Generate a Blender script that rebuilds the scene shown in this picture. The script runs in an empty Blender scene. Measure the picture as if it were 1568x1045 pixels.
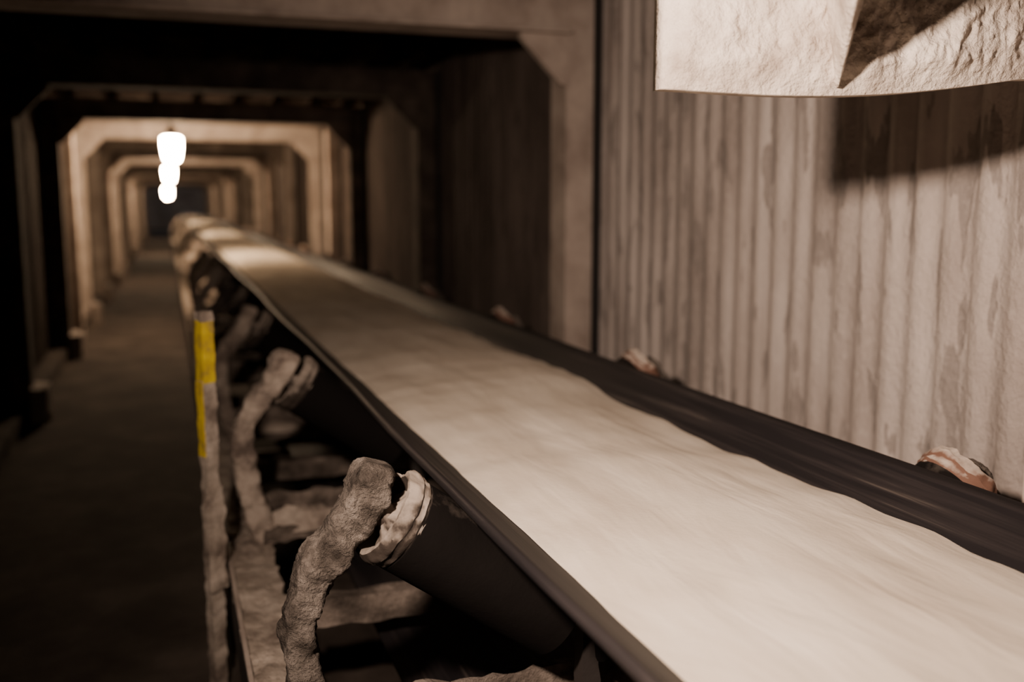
import bpy, bmesh, math, random
from mathutils import Vector, Matrix, noise
random.seed(4)
H=1.6   # camera height
# ------------------------------------------------------------------ helpers
def N(x,y,z,s=1.0): return noise.noise(Vector((x*s,y*s,z*s)))
def FB(x,y,z,s,o=4):
    v=0;a=1
    for i in range(o):
        v+=a*noise.noise(Vector((x*s+7*i,y*s-3*i,z*s+i))); a*=.5; s*=2.1
    return v
def mesh_obj(name,verts,faces,mat=None,smooth=True,parent=None):
    me=bpy.data.meshes.new(name); me.from_pydata(verts,[],faces); me.update()
    if mat: me.materials.append(mat)
    if smooth:
        for p in me.polygons: p.use_smooth=True
    ob=bpy.data.objects.new(name,me); bpy.context.collection.objects.link(ob)
    if parent: ob.parent=parent
    return ob
def inst(name,me,parent=None,loc=(0,0,0)):
    ob=bpy.data.objects.new(name,me); bpy.context.collection.objects.link(ob)
    ob.location=loc
    if parent: ob.parent=parent
    return ob
def empty(name,loc=(0,0,0)):
    e=bpy.data.objects.new(name,None); e.location=loc; e.empty_display_size=.1
    bpy.context.collection.objects.link(e); return e
class MB:
    def __init__(s): s.v=[]; s.f=[]
    def add(s,v,f):
        o=len(s.v); s.v+= [tuple(a) for a in v]; s.f+=[tuple(i+o for i in q) for q in f]
    def box(s,x0,x1,y0,y1,z0,z1):
        s.add([(x0,y0,z0),(x1,y0,z0),(x1,y1,z0),(x0,y1,z0),(x0,y0,z1),(x1,y0,z1),(x1,y1,z1),(x0,y1,z1)],
              [(0,3,2,1),(4,5,6,7),(0,1,5,4),(1,2,6,5),(2,3,7,6),(3,0,4,7)])
    def prism(s,poly,y0,y1):
        n=len(poly)
        s.add([(x,y0,z) for x,z in poly]+[(x,y1,z) for x,z in poly],
              [tuple(range(n)),tuple(range(2*n-1,n-1,-1))]+[(i,i+n,(i+1)%n+n,(i+1)%n) for i in range(n)])
    def roughbox(s,x0,x1,y0,y1,z0,z1,st=.03,amp=.006,fr=14):
        nx=max(1,int((x1-x0)/st)); ny=max(1,int((y1-y0)/st)); nz=max(1,int((z1-z0)/st))
        cx,cy,cz=(x0+x1)/2,(y0+y1)/2,(z0+z1)/2
        def d(p):
            x,y,z=p; n=FB(x,y,z,fr,3)
            k=Vector(((x-cx)/(x1-x0),(y-cy)/(y1-y0),(z-cz)/(z1-z0)))
            g=Vector([ (1 if c>0 else -1) if abs(c)>.499 else 0 for c in k])
            return (x+g.x*amp*n,y+g.y*amp*n,z+g.z*amp*n)
        def face(nu,nv,fn,flip):
            vs=[d(fn(i/nu,j/nv)) for j in range(nv+1) for i in range(nu+1)]
            fs=[]
            for j in range(nv):
                for i in range(nu):
                    a=j*(nu+1)+i; q=(a,a+1,a+nu+2,a+nu+1)
                    fs.append(q[::-1] if flip else q)
            s.add(vs,fs)
        L=lambda a,b,t:a+(b-a)*t
        face(nx,ny,lambda u,v:(L(x0,x1,u),L(y0,y1,v),z1),False)
        face(nx,ny,lambda u,v:(L(x0,x1,u),L(y0,y1,v),z0),True)
        face(nx,nz,lambda u,v:(L(x0,x1,u),y0,L(z0,z1,v)),False)
        face(nx,nz,lambda u,v:(L(x0,x1,u),y1,L(z0,z1,v)),True)
        face(ny,nz,lambda u,v:(x1,L(y0,y1,u),L(z0,z1,v)),False)
        face(ny,nz,lambda u,v:(x0,L(y0,y1,u),L(z0,z1,v)),True)
    def mound(s,cx,cy,z0,rx,ry,h,seed=0,n=28,m=12):
        vs=[];fs=[]
        for j in range(m+1):
            r=j/m
            for k in range(n):
                an=2*math.pi*k/n; rr=r*(1+.25*N(math.cos(an)*1.5+seed,math.sin(an)*1.5,seed))
                x=cx+rx*rr*math.cos(an); y=cy+ry*rr*math.sin(an)
                z=z0+h*max(0,(1-r*r))**.7*(1+.4*FB(x+seed,y,0,18,4))-.006*r
                vs.append((x,y,z))
        for j in range(m):
            for k in range(n): fs.append((j*n+k,j*n+(k+1)%n,(j+1)*n+(k+1)%n,(j+1)*n+k))
        s.add(vs,fs)
    def lathe(s,base,axis,prof,n=40,amp=0,fr=10,cap=True):
        axis=Vector(axis).normalized(); t=Vector((0,1,0))
        a=axis.cross(t).normalized(); b=axis.cross(a)
        vs=[]
        for (h,r) in prof:
            for k in range(n):
                an=2*math.pi*k/n
                dr=Vector(a*math.cos(an)+b*math.sin(an))
                p=Vector(base)+axis*h+dr*r
                if amp and r>.001:
                    p+=(dr*.6-axis*.6)*amp*FB(p.x,p.y,p.z,fr,3)
                vs.append(p)
        fs=[]
        for j in range(len(prof)-1):
            for k in range(n):
                fs.append((j*n+k,j*n+(k+1)%n,(j+1)*n+(k+1)%n,(j+1)*n+k))
        if cap:
            fs.append(tuple(range(n-1,-1,-1))); fs.append(tuple((len(prof)-1)*n+k for k in range(n)))
        s.add(vs,fs)
    def obj(s,name,mat,smooth=False,parent=None):
        o=mesh_obj(name,s.v,s.f,mat,smooth,parent)
        bm=bmesh.new(); bm.from_mesh(o.data); bmesh.ops.recalc_face_normals(bm,faces=bm.faces); bm.to_mesh(o.data); bm.free()
        return o
def catmull(pts,n):
    out=[]; P=[pts[0]]+list(pts)+[pts[-1]]
    m=len(pts)-1
    for i in range(n+1):
        t=i/n*m; k=min(int(t),m-1); u=t-k
        p0,p1,p2,p3=P[k:k+4]
        out.append(tuple(.5*((2*b)+(-a+c)*u+(2*a-5*b+4*c-d)*u*u+(-a+3*b-3*c+d)*u**3) for a,b,c,d in zip(p0,p1,p2,p3)))
    return out
# ------------------------------------------------------------------ materials
def newmat(name):
    m=bpy.data.materials.new(name); m.use_nodes=True; nt=m.node_tree
    return m,nt,nt.nodes['Principled BSDF']
def lk(nt,a,b): nt.links.new(a,b)
def coord(nt,scale=(1,1,1)):
    c=nt.nodes.new('ShaderNodeNewGeometry'); mp=nt.nodes.new('ShaderNodeMapping')
    mp.inputs['Scale'].default_value=scale; lk(nt,c.outputs['Position'],mp.inputs['Vector']); return mp.outputs[0]
def noi(nt,vec,scale,detail=5,rough=.6,dist=0):
    n=nt.nodes.new('ShaderNodeTexNoise'); n.inputs['Scale'].default_value=scale; n.inputs['Detail'].default_value=detail
    n.inputs['Roughness'].default_value=rough; n.inputs['Distortion'].default_value=dist
    lk(nt,vec,n.inputs['Vector']); return n.outputs['Fac']
def ramp(nt,fac,stops):
    r=nt.nodes.new('ShaderNodeValToRGB'); e=r.color_ramp.elements
    e[0].position=stops[0][0]; e[0].color=(*stops[0][1],1); e[1].position=stops[-1][0]; e[1].color=(*stops[-1][1],1)
    for p,c in stops[1:-1]:
        q=e.new(p); q.color=(*c,1)
    lk(nt,fac,r.inputs[0]); return r.outputs[0]
def mix(nt,fac,a,b):
    m=nt.nodes.new('ShaderNodeMix'); m.data_type='RGBA'
    for s,v in ((m.inputs[0],fac),(m.inputs[6],a),(m.inputs[7],b)):
        if isinstance(v,(int,float)): s.default_value=v
        elif isinstance(v,tuple): s.default_value=(*v,1)
        else: lk(nt,v,s)
    return m.outputs[2]
def math_(nt,op,a,b=None):
    m=nt.nodes.new('ShaderNodeMath'); m.operation=op
    for s,v in ((m.inputs[0],a),(m.inputs[1],b)):
        if v is None: continue
        if isinstance(v,(int,float)): s.default_value=v
        else: lk(nt,v,s)
    return m.outputs[0]
def bump(nt,bs,h,strength=.5,dist=.01,prev=None):
    b=nt.nodes.new('ShaderNodeBump'); b.inputs['Strength'].default_value=strength; b.inputs['Distance'].default_value=dist
    lk(nt,h,b.inputs['Height'])
    if prev: lk(nt,prev,b.inputs['Normal'])
    lk(nt,b.outputs[0],bs.inputs['Normal']); return b.outputs[0]
def crust_mat(name,c0,c1,c2,s=9,bs_=.9,bd=.012,spec=.15):
    m,nt,b=newmat(name); v=coord(nt)
    f=noi(nt,v,s,5,.62); lk(nt,ramp(nt,f,[(.34,c0),(.5,c1),(.66,c2)]),b.inputs['Base Color'])
    b.inputs['Roughness'].default_value=.95; b.inputs['Specular IOR Level'].default_value=spec
    p=bump(nt,b,noi(nt,v,s*3,5,.7),bs_,bd); bump(nt,b,noi(nt,v,s*14,2,.7),.6,.003,p)
    return m
def dusty(name,base,dust,lo=.2,hi=.75,rough=.55,sc=12,streak=(1,1,1),spec=.5):
    m,nt,b=newmat(name); v=coord(nt,streak)
    g=nt.nodes.new('ShaderNodeNewGeometry'); sp=nt.nodes.new('ShaderNodeSeparateXYZ'); lk(nt,g.outputs['Normal'],sp.inputs[0])
    f=noi(nt,v,sc,5,.65)
    a=math_(nt,'ADD',sp.outputs[2],math_(nt,'MULTIPLY',math_(nt,'SUBTRACT',f,.5),1.6))
    sh=math_(nt,'ADD',math_(nt,'MULTIPLY',a,.25),.5)
    r=ramp(nt,sh,[(lo*.25+.5,(0,0,0)),(hi*.25+.5,(1,1,1))])
    b2=mix(nt,noi(nt,v,sc*.5,3),base,tuple(c*1.9 for c in base))
    lk(nt,mix(nt,r,b2,dust),b.inputs['Base Color']); b.inputs['Roughness'].default_value=rough
    b.inputs['Specular IOR Level'].default_value=spec
    bump(nt,b,f,.5,.006); return m
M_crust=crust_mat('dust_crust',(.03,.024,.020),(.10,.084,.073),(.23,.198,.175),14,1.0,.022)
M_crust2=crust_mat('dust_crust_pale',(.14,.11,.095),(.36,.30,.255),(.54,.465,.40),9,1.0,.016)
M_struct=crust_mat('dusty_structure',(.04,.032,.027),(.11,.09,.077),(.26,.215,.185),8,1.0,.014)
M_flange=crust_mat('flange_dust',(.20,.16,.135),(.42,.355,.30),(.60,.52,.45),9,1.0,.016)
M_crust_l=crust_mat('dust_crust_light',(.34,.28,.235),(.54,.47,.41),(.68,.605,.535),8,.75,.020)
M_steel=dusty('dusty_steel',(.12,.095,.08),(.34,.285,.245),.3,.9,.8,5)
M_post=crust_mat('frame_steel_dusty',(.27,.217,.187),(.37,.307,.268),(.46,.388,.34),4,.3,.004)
M_postm=crust_mat('frame_steel_half_shaded',(.10,.08,.067),(.155,.123,.104),(.23,.187,.16),4,.3,.004)  # darker copy of the frame steel; shade between lamps put into the colour
M_postd=crust_mat('frame_steel_shaded',(.045,.034,.028),(.075,.058,.048),(.13,.102,.085),4,.3,.004)  # darkest copy; mid-tunnel shade on the frames put into the colour
M_dark=dusty('dark_steel',(.018,.015,.014),(.14,.11,.09),.7,1.4,.6,9)
M_gap=dusty('gap_shade',(.006,.005,.005),(.02,.016,.014),.7,1.4,.8,9)  # near-black colour for the shaded gap beside the columns
M_roller=dusty('roller_rubber',(.005,.0042,.004),(.09,.075,.065),.75,1.35,.85,11,(1,1,1),.06)
M_rust=dusty('rusted_cap',(.085,.042,.028),(.42,.355,.305),.40,.85,.85,12)
M_cap=dusty('roller_end_dusted',(.035,.028,.024),(.30,.255,.22),-.05,.75,.9,30,(1,1,1),.1)
def wallmat(name,dark,mid,light,ps=.56):
    m,nt,b=newmat(name)
    v=coord(nt,(1,3.0,.8)); v2=coord(nt,(1,1,.8)); v3=coord(nt)
    big=noi(nt,v,1.3,3,.5); col=ramp(nt,big,[(.34,dark),(.5,mid),(.66,light)])
    pz=noi(nt,coord(nt,(1,5.0,1.1)),2.9,3,.5,0); patch=ramp(nt,pz,[(.585,(0,0,0)),(.605,(1,1,1))])
    col=mix(nt,math_(nt,'MULTIPLY',patch,.8),col,tuple(c*ps for c in mid))
    dr=noi(nt,coord(nt,(1,9,.14)),2.2,2,.5); col=mix(nt,math_(nt,'MULTIPLY',ramp(nt,dr,[(.52,(0,0,0)),(.66,(1,1,1))]),.40),col,tuple(c*.60 for c in mid))
    sp=noi(nt,v3,26,4,.7); col=mix(nt,math_(nt,'MULTIPLY',ramp(nt,sp,[(.5,(0,0,0)),(.72,(1,1,1))]),.25),col,tuple(min(1,c*1.15) for c in light))
    lk(nt,col,b.inputs['Base Color']); b.inputs['Roughness'].default_value=.92; b.inputs['Specular IOR Level'].default_value=.2
    msk=ramp(nt,noi(nt,v2,1.6,2,.5),[(.42,(0,0,0)),(.6,(1,1,1))])
    gr=math_(nt,'MULTIPLY',noi(nt,coord(nt,(1,1,.75)),46,4,.7),math_(nt,'ADD',math_(nt,'MULTIPLY',msk,.9),.1))
    p=bump(nt,b,gr,.85,.018); bump(nt,b,patch,.5,-.003,p)
    return m
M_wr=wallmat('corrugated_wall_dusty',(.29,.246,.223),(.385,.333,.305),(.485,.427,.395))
M_wr2=wallmat('corrugated_wall_shaded',(.07,.053,.045),(.10,.078,.067),(.145,.115,.10),.7)  # dark copy of the wall; dimness of the far bays put into the colour
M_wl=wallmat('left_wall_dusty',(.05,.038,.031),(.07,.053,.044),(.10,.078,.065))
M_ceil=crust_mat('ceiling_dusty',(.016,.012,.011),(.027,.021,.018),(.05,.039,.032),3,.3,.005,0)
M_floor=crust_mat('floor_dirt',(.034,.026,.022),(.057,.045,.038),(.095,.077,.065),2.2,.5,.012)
m,nt,b=newmat('belt_rubber'); M_belt=m
v=coord(nt,(14,.35,14)); f=noi(nt,v,3,5,.6)
lk(nt,ramp(nt,f,[(.42,(.010,.0085,.010)),(.60,(.024,.020,.021)),(.78,(.12,.10,.087))]),b.inputs['Base Color'])
b.inputs['Roughness'].default_value=.6; b.inputs['Specular IOR Level'].default_value=.3; bump(nt,b,f,.3,.005)
m,nt,b=newmat('white_sand'); M_sand=m
f=noi(nt,coord(nt,(3.0,.9,1)),2.2,4,.55,.3)
lk(nt,ramp(nt,f,[(.3,(.58,.50,.415)),(.5,(.68,.60,.505)),(.7,(.76,.68,.585))]),b.inputs['Base Color'])
b.inputs['Roughness'].default_value=1; b.inputs['Specular IOR Level'].default_value=0
p=bump(nt,b,noi(nt,coord(nt,(3.6,.9,1)),2.2,3,.5,.5),.42,.03); bump(nt,b,noi(nt,coord(nt,(1,.8,1)),90,3,.6),.25,.003,p)
m,nt,b=newmat('yellow_paint'); M_yel=m
f=noi(nt,coord(nt),22,5,.65); lk(nt,ramp(nt,f,[(.34,(.34,.25,.08)),(.46,(.60,.43,.015)),(.7,(.82,.64,.02))]),b.inputs['Base Color']); b.inputs['Roughness'].default_value=.7
def emis(name,col,s):
    m=bpy.data.materials.new(name); m.use_nodes=True; nt=m.node_tree; nt.nodes.remove(nt.nodes['Principled BSDF'])
    e=nt.nodes.new('ShaderNodeEmission'); e.inputs[0].default_value=(*col,1); e.inputs[1].default_value=s
    lk(nt,e.outputs[0],nt.nodes['Material Output'].inputs[0]); return m
M_lamp=emis('lamp_glow',(1.0,.70,.44),400)
M_fillb=emis('far_fill_glow_cool',(.85,.88,.95),110)  # glow for the unseen lamp added at the far end
# ------------------------------------------------------------------ room shell
Y0,Y1=-2.0,62.0
WR=2.10; WL=-1.19
def corr_wall(name,x,sgn,mats,per=.122,amp=.0085,split=4.85):
    vs=[];fs=[];st=per/10; n=int((Y1-Y0)/st); zs=[0,.7,1.4,2.1,2.85]
    for j,z in enumerate(zs):
        for i in range(n+1):
            y=Y0+i*st; w=math.sin(2*math.pi*y/per); w=max(-1,min(1,w*1.25))
            vs.append((x+sgn*amp*w,y,z))
    for j in range(len(zs)-1):
        for i in range(n):
            a=j*(n+1)+i; fs.append((a,a+1,a+n+2,a+n+1))
    o=mesh_obj(name,vs,fs,mats[0],True)
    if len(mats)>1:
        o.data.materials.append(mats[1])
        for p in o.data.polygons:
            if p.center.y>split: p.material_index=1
    return o
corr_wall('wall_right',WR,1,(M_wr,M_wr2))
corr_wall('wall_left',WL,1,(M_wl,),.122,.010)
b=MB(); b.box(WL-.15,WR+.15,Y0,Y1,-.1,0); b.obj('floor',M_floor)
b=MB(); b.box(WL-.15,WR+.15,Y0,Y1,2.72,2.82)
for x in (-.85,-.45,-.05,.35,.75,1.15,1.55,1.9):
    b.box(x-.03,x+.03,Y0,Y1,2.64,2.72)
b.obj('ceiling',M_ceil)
b=MB(); b.box(WL-.15,WR+.15,Y1,Y1+.1,0,2.8); b.obj('wall_back',M_wr)
b=MB(); b.box(WL-.15,WR+.15,Y0-.1,Y0,0,2.8); b.obj('wall_front',M_wl)
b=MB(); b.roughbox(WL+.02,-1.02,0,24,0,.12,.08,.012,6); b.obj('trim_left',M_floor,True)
# ------------------------------------------------------------------ portal frames
XR=1.93; XL=-1.0; ZB=H+.84
def frame(y,full=True):
    e=empty('portal_frame',(0,y,0))
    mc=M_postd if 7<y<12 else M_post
    mb=M_post if (y<7 or 13<y<16 or 21<y<24) else (M_postd if y<9 else M_postm)  # beams by the lamps keep the pale copy; others carry painted shade
    b=MB()
    for sx,xi,xo in ((1,XR,WR-.035),(-1,XL,WL+.02)):
        a,c=min(xi,xo),max(xi,xo)
        b.box(a,c,-.0,.018,0,2.63); b.box(a,c,.20,.218,0,2.63); b.box((a+c)/2-.01,(a+c)/2+.01,.018,.20,0,2.63)
        b.box(xi-.012 if sx>0 else xi-.0, xi+.0 if sx>0 else xi+.012, -.0,.218,0,ZB+.02)
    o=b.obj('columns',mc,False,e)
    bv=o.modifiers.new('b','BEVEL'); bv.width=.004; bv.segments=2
    b=MB(); b.box(WR-.034,WR-.012,-.05,.21,0,2.63); b.obj('gap_shade_strip',M_gap,False,e)  # black strip stands in for the shaded gap between column and wall
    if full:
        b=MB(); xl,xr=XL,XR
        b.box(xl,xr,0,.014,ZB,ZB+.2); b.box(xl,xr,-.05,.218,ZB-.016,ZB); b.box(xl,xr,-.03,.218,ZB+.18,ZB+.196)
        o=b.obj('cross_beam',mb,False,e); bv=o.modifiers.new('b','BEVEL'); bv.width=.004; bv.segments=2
        b=MB(); g=.24
        b.prism([(XR-.013,ZB-.017),(XR-.013-g,ZB-.017),(XR-.013-g,ZB-.04),(XR-.04,ZB-g-.02),(XR-.013,ZB-g-.02)],.0,.05)
        b.prism([(XL+.013,ZB-.017),(XL+.013,ZB-g-.02),(XL+.04,ZB-g-.02),(XL+.013+g,ZB-.04),(XL+.013+g,ZB-.017)],.0,.05)
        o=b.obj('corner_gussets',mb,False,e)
        b=MB(); b.box(XR-.035,XR-.013,-.02,.1,0,.02); b.roughbox(XL+.0,XL+.12,-.06,.26,0,.26,.04,.02,7)
        o=b.obj('column_bases',M_steel,True,e)
ys=[4.75+3.16*i for i in range(-1,17)]
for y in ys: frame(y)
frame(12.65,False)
# ------------------------------------------------------------------ conveyor
CONV=empty('belt_conveyor')
XC=1.035; ANG=math.radians(35); EX=.53; EZ=H-.58; FX=.83
D=Vector((math.cos(ANG),0,-math.sin(ANG)))
ZF=EZ-(FX-EX)*math.tan(ANG)
def belt_z(x):
    d=abs(x-XC); hw=XC-FX
    k=.05; t=d-hw
    s=(t+math.sqrt(t*t+k*k))/2
    return ZF+s*math.tan(ANG)
YB0,YB1=-1.6,56
prof=[]
n=44
for i in range(n+1):
    x=EX+(2*(XC-EX))*i/n; prof.append((x,belt_z(x)))
def edge_w(y,s): return .006*math.sin(y*2.1+s)+.004*N(y,s,3,1.5)
st=.08; ny=int((YB1-YB0)/st)
vs=[];fs=[]
m_=len(prof)
th=.016
for j in range(ny+1):
    y=YB0+j*st
    for k,(x,z) in enumerate(prof):
        vs.append((x+(edge_w(y,0) if k<4 else edge_w(y,5) if k>m_-5 else 0),y,z))
    for k,(x,z) in reversed(list(enumerate(prof))):
        vs.append((x+(-.006 if k<n/2 else .006)*(abs(k-n/2)/n*2)+(edge_w(y,0) if k<4 else edge_w(y,5) if k>m_-5 else 0),y,z-th))
w2=2*m_
for j in range(ny):
    for k in range(w2):
        a=j*w2+k; b_=j*w2+(k+1)%w2
        fs.append((a,b_,b_+w2,a+w2))
belt=mesh_obj('conveyor_belt',vs,fs,M_belt,True,CONV)
vs=[];fs=[];st=.035; ny=int((YB1-YB0)/st); nx=56
for j in range(ny+1):
    y=YB0+j*st
    xl=.662+.020*N(y,1.3,0,1.1)+.012*N(y,9,2,3.7)+.006*N(y,2,8,9)
    xr=1.420+.017*N(y,4.1,7,1.0)+.016*N(y,3,5,3.1)+.006*N(y,6,8,8)
    zl,zr=belt_z(xl),belt_z(xr)
    for i in range(nx+1):
        t=i/nx; x=xl+(xr-xl)*t
        z=zl+(zr-zl)*t+.03*(1-(2*t-1)**2)**.8
        e=min(1,min(t,1-t)*8)
        z+=e*(.008*N(x*3,y*.8,0,1.4)+.0045*N(x*6,y*1.3,3,1.7)+.0010*N(x*14,y*2,6,1.5))
        if i in(0,nx): z+=.0015
        vs.append((x,y,z))
for j in range(ny):
    for i in range(nx):
        a=j*(nx+1)+i; fs.append((a,a+1,a+nx+2,a+nx+1))
mesh_obj('sand_load',vs,fs,M_sand,True)
def arm_mesh(name,pts,seed,half=.030,thk=.030,mirror=None,mat=None):
    NS=150
    P=catmull(pts,NS); b=MB(); vs=[];n=36
    for i,(x,z) in enumerate(P):
        a=P[max(0,i-1)]; c=P[min(len(P)-1,i+1)]
        t=Vector((c[0]-a[0],0,c[1]-a[1])).normalized(); nr=Vector((-t.z,0,t.x))
        u=i/NS; s=1.0+.08*math.sin(u*7+seed)+.14*max(0,u-.55)/.45
        if u>.90: s*= math.sqrt(max(.02,1-((u-.90)/.102)**2))*.6+.4
        for k in range(n):
            an=2*math.pi*k/n; ca,sa=math.cos(an),math.sin(an)
            q=lambda c:math.copysign(abs(c)**.40,c)
            p=Vector((x,0,z))+nr*(q(ca)*thk*s)+Vector((0,1,0))*(q(sa)*half*s)
            r=FB(p.x+seed,p.y+seed*2,p.z,20,5)
            fl=math.floor(noise.noise(Vector((p.x*30+seed,p.y*30,p.z*20)))*4)/4
            rd=(nr*ca+Vector((0,1,0))*sa)
            p+=rd*(.010*r+.012*fl+.004)
            if mirror: p.x=mirror(p.x)
            vs.append(p)
    fs=[]
    for j in range(len(P)-1):
        for k in range(n): fs.append((j*n+k,j*n+(k+1)%n,(j+1)*n+(k+1)%n,(j+1)*n+k))
    fs.append(tuple(range(n))); fs.append(tuple((len(P)-1)*n+k for k in range(n)))
    b.add(vs,fs); o=b.obj(name,mat or M_crust,True); me=o.data; bpy.data.objects.remove(o); return me
armpts=[(.30,H-1.20),(.250,H-1.08),(.222,H-.95),(.214,H-.84),(.238,H-.745),(.292,H-.668),(.338,H-.610),(.364,H-.555),(.376,H-.516)]
arms=[arm_mesh('arm_l0',armpts,1.3,.036,.036,mat=M_crust2),arm_mesh('arm_l1',armpts,5.1,.034,.034,mat=M_crust2),arm_mesh('arm_l2',armpts,8.7,.040,.034)]
rarm=arm_mesh('arm_r',armpts[:-2]+[(.35,H-.585)],3.3,mirror=lambda x:2*XC-(.28+(x-.20)*.75))
R=.097
E=Vector((EX,0,EZ))-D*.075+Vector((-math.sin(ANG),0,-math.cos(ANG)))*(R+th+.004)
def take(b,name,mat,smooth=True):
    o=b.obj(name,mat,smooth); me=o.data; bpy.data.objects.remove(o)
    me.set_sharp_from_angle(angle=math.radians(40)); return me
def roller_meshes(mir,capmat,tag):
    def mp(v): return Vector((2*XC-v.x,v.y,v.z)) if mir else v
    base=mp(E); ax=mp(E+D)-mp(E)
    b=MB(); L=.44
    b.lathe(base,ax,[(.03,R*.9),(.035,R),(L,R),(L+.005,R*.9)],44)
    body=take(b,'roller_body'+tag,M_roller)
    b=MB()
    pr=[(-.055,.020),(-.050,.024),(-.012,.026),(.000,.040),(.006,.066),(-.006,.076),(-.018,.084),(-.018,.093),(-.006,.099),(.0,.1015),(.010,.102),(.014,.0985),(.028,.0985),(.034,.094),(.040,R-.002)]
    pr2=[]
    for a,c in zip(pr,pr[1:]): pr2+= [a,((a[0]+c[0])/2,(a[1]+c[1])/2)]
    b.lathe(base,ax,pr2+[pr[-1]],96,.011,26)
    cap=take(b,'roller_cap'+tag,capmat)
    return body,cap
lb,lc=roller_meshes(False,M_cap,'_l'); rb,rc=roller_meshes(True,M_rust,'_r')
b=MB(); b.lathe((XC-.19,0,ZF-th-R-.006),(1,0,0),[(0,R*.4),(.005,R*.9),(.01,R),(.37,R),(.375,R*.9),(.38,R*.4)],40)
cb=take(b,'centre',M_roller)
b=MB(); b.roughbox(.27,1.76,-.06,.10,H-1.19,H-1.14,.025,.016,12); 
b.roughbox(.27,1.76,.08,.10,H-1.14,H-1.05,.025,.016,12)
cm=take(b,'crossm',M_struct)
dp=[]
for s in range(3):
    b=MB(); b.mound(.45,.02,H-1.15,.20,.085,.06,s*3.1); b.mound(.225,.0,H-1.208,.065,.15,.035,s*2.3+4)
    dp.append(take(b,'dust%d'%s,M_crust2))
b=MB()
for x in (.84,1.23): b.roughbox(x-.02,x+.02,-.02,.02,H-1.14,H-.92,.03,.006,12)
st_=take(b,'stands',M_dark)
IY=[1.93+1.60*i for i in range(-2,24)]
for i,y in enumerate(IY):
    e=empty('carrying_idler',(0,y,0)); e.parent=CONV
    o=(0,-.19,0)
    inst('arm_outer',arms[i%3],e); inst('arm_inner',rarm,e,o)
    inst('wing_roller_a',lb,e); inst('wing_roller_a_cap',lc,e)
    inst('wing_roller_b',rb,e,o); inst('wing_roller_b_cap',rc,e,o)
    inst('centre_roller',cb,e); inst('cross_member',cm,e); inst('roller_stands',st_,e)
    inst('settled_dust',dp[i%3],e)
e=CONV
for tag,x0,x1 in (('stringer_a',.15,.30),('stringer_b',1.72,1.85)):
    b=MB(); b.roughbox(x0,x1,-1.5,8,H-1.225,H-1.20,.02,.016,14)
    b.box(x0,x1,8,50,H-1.225,H-1.20)
    b.obj(tag+'_top_flange',M_flange,True,e)
    b=MB(); b.box(x0-.004,x0+.008,-1.5,50,H-1.40,H-1.20); b.box(x0,x1,-1.5,50,H-1.40,H-1.385)
    b.obj(tag+'_web',M_dark,False,e)
    b=MB(); b.box(x0-.008,x0+.004,-1.5,50,H-1.205,H-1.187); b.obj(tag+'_lip',M_post,False,e)
b=MB()
for i in range(-1,17):
    y=1.93+.9+3.2*i
    for x in (.17,1.74): b.box(x,x+.09,y,y+.09,0,H-1.39)
    b.box(.15,1.85,y,y+.05,.06,.11)
b.obj('legs',M_steel,False,e)
b=MB()
for i in range(-2,23):
    y=1.93+.8+1.6*i; b.roughbox(.29,1.73,y,y+.06,H-1.20,H-1.12,.04,.008,12)
b.obj('cross_ties',M_struct,True,e)
b=MB(); b.box(.55,1.52,-1.5,54,.30,.312); b.obj('return_strand',M_belt,False,e)
# marker post
e=empty('yellow_tipped_marker_post',(.094,3.25,0))
e.rotation_euler=(0,0,math.radians(28))
b=MB(); b.roughbox(-.021,.021,-.021,.021,.0,1.04,.012,.006,20)
b.roughbox(-.032,.030,-.030,-.019,.36,.70,.010,.008,16)
b.obj('post',M_flange,True,e)
b=MB(); b.roughbox(-.0215,.0215,-.0215,.0215,1.035,1.235,.010,.003,20); b.roughbox(-.026,-.0205,-.018,.018,.80,1.04,.012,.002,20); b.obj('painted_tip',M_yel,True,e)
b=MB(); b.roughbox(-.0215,.0215,-.0215,.0215,1.233,1.262,.010,.004,30); b.obj('post_top',M_crust2,True,e)
# ------------------------------------------------------------------ caked chute over belt
A=Vector((.875,1.70)); B=Vector((1.90,1.58))
nrm=Vector((B.y-A.y,-(B.x-A.x))).normalized()
if nrm.y>0: nrm=-nrm
vs=[];fs=[]
nu,nv=300,190
Zt=H+1.12
def zbot(t): return H+.208-.024*math.sin(min(1,t*1.4)*math.pi)+.045*t
for side in (0,1):
    for j in range(nv+1):
        for i in range(nu+1):
            t=i/nu; s=j/nv
            z0=zbot(t); z=z0+(Zt-z0)*(s**1.6)
            p=A+(B-A)*t
            bul=.045*math.sin(math.pi*t)**.7 if 0<t<1 else 0
            edge=min(1,min(t,1-t)*25)*min(1,s**1.6*18)
            mask=max(0,min(1,(t-.11)*9+ .9*N(t*5,s*4,0)))
            cr=.004*FB(p.x,p.y,z,9,3)+mask*(.018*FB(p.x*1.2,p.y,z*.8,9,4)+.009*abs(FB(p.x,p.y,z*.7,34,3)))
            if side==0: q=p+nrm*(bul+(.018+cr)*edge)
            else: q=p+nrm*(bul-.045)
            vs.append((q.x,q.y,z))
o2=(nu+1)*(nv+1)
for j in range(nv):
    for i in range(nu):
        a=j*(nu+1)+i; fs.append((a,a+1,a+nu+2,a+nu+1)); fs.append((o2+a,o2+a+nu+1,o2+a+nu+2,o2+a+1))
for i in range(nu):
    fs.append((i,o2+i,o2+i+1,i+1)); a=nv*(nu+1)+i; fs.append((a,a+1,o2+a+1,o2+a))
for j in range(nv):
    a=j*(nu+1); fs.append((a,a+nu+1,o2+a+nu+1,o2+a)); a+=nu; fs.append((a,o2+a,o2+a+nu+1,a+nu+1))
e=empty('dust_caked_chute')
o=mesh_obj('chute_plate',vs,fs,M_crust_l,True,e)
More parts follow.
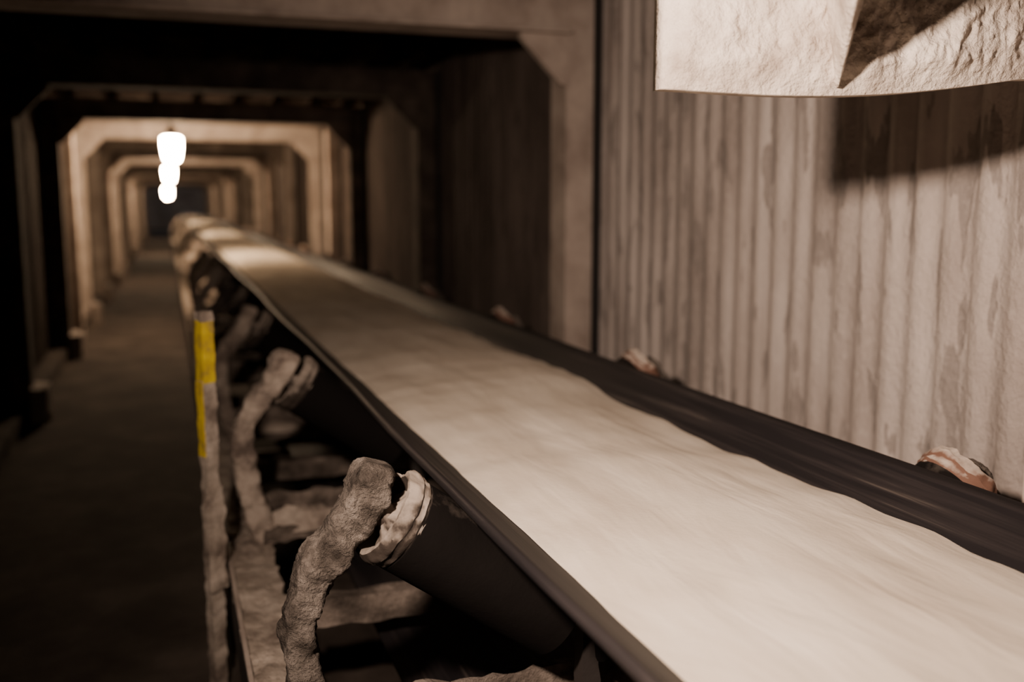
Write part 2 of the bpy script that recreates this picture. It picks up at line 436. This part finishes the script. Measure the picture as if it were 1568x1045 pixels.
t0=.318; P0=A+(B-A)*t0; tan=(B-A).normalized(); fd=Vector((-.50,-.866)).normalized()
vs=[];nn=130;m3=24
for j in range(nn+1):
    s=j/nn; z=H+.212+(Zt-H-.212)*s
    dep=.008+min(.36,1.7*s); wd=.004+.045*min(1,s*4)
    for k in range(m3+1):
        u=k/m3*2-1
        q=P0+tan*(u*wd*(1+.3*N(z,0,u,9)))+nrm*.050+fd*(dep*(1-abs(u)**2.6)+.008*FB(u*.1,0,z,20,3))
        vs.append((q.x,q.y,z))
fs=[]
for j in range(nn):
    for k in range(m3):
        a=j*(m3+1)+k; fs.append((a,a+1,a+m3+2,a+m3+1))
mesh_obj('stiffener_fin',vs,fs,M_crust_l,True,e)
# ------------------------------------------------------------------ lamps
def lamp(x,y,z,sc=1,mat=None):
    e=empty('hanging_lamp',(x,y,z))
    b=MB(); b.lathe((0,0,-.13*sc),(0,0,1),[(h*sc,r*sc) for h,r in [(0,.02),(.01,.045),(.03,.062),(.12,.078),(.20,.078),(.21,.05)]],20); b.obj('glass_jar',mat or M_lamp,True,e)
    b=MB(); b.lathe((0,0,.082*sc),(0,0,1),[(0,.20),(.012,.20),(.03,.08),(.05,.055),(.10,.05),(.11,.012),(2.64-z-.08*sc,.012)],24); b.obj('shade_and_rod',M_dark,True,e)  # wide shade disc added to keep lamp light off the ceiling
lamp(.09,12.6,H+.645,1.4); lamp(.08,21.3,H+.575,1.35); lamp(.05,33.0,H+.31,1.5); lamp(.06,44,H+.47,1.2); lamp(.085,56,H+.58,1.2,M_fillb)  # last two are unseen, added to brighten the far end
# nearby work lamp
LP=Vector((-.28,.66,H+.38)); TG=Vector((1.9,2.45,H-.30))
d=(TG-LP).normalized()
e=empty('wall_work_lamp')
b=MB(); b.lathe(LP-d*.12,d,[(0,.03),(.01,.06),(.06,.085),(.13,.12),(.133,.115),(.07,.08),(.03,.05)],32,cap=False)
b.obj('reflector_housing',M_dark,True,e)
b=MB(); b.box(LP.x-.10,LP.x-.08,LP.y-.10,LP.y-.08,LP.z,2.64); b.obj('hanger',M_dark,False,e)
ld=bpy.data.lights.new('work_lamp_light','AREA'); ld.shape='DISK'; ld.size=.11; ld.energy=52; ld.color=(1,.77,.61); ld.spread=math.radians(112)
lo=bpy.data.objects.new('lamp_light',ld); bpy.context.collection.objects.link(lo); lo.parent=e
lo.location=LP-d*.02; lo.rotation_euler=d.to_track_quat('-Z','Y').to_euler()
# ------------------------------------------------------------------ world + camera
w=bpy.data.worlds.new('world'); bpy.context.scene.world=w; w.use_nodes=True
w.node_tree.nodes['Background'].inputs[0].default_value=(.5,.38,.34,1); w.node_tree.nodes['Background'].inputs[1].default_value=.02
cd=bpy.data.cameras.new('camera'); cam=bpy.data.objects.new('camera',cd); bpy.context.collection.objects.link(cam)
cd.sensor_width=36; cd.lens=35.1; cd.clip_start=.02; cd.clip_end=200
cam.location=(0,0,H)
yaw=math.radians(18.93); pit=math.radians(7.93)
cam.rotation_euler=(math.radians(90)-pit,0,-yaw)
cd.dof.use_dof=True; cd.dof.focus_distance=2.05; cd.dof.aperture_fstop=1.4
bpy.context.scene.camera=cam
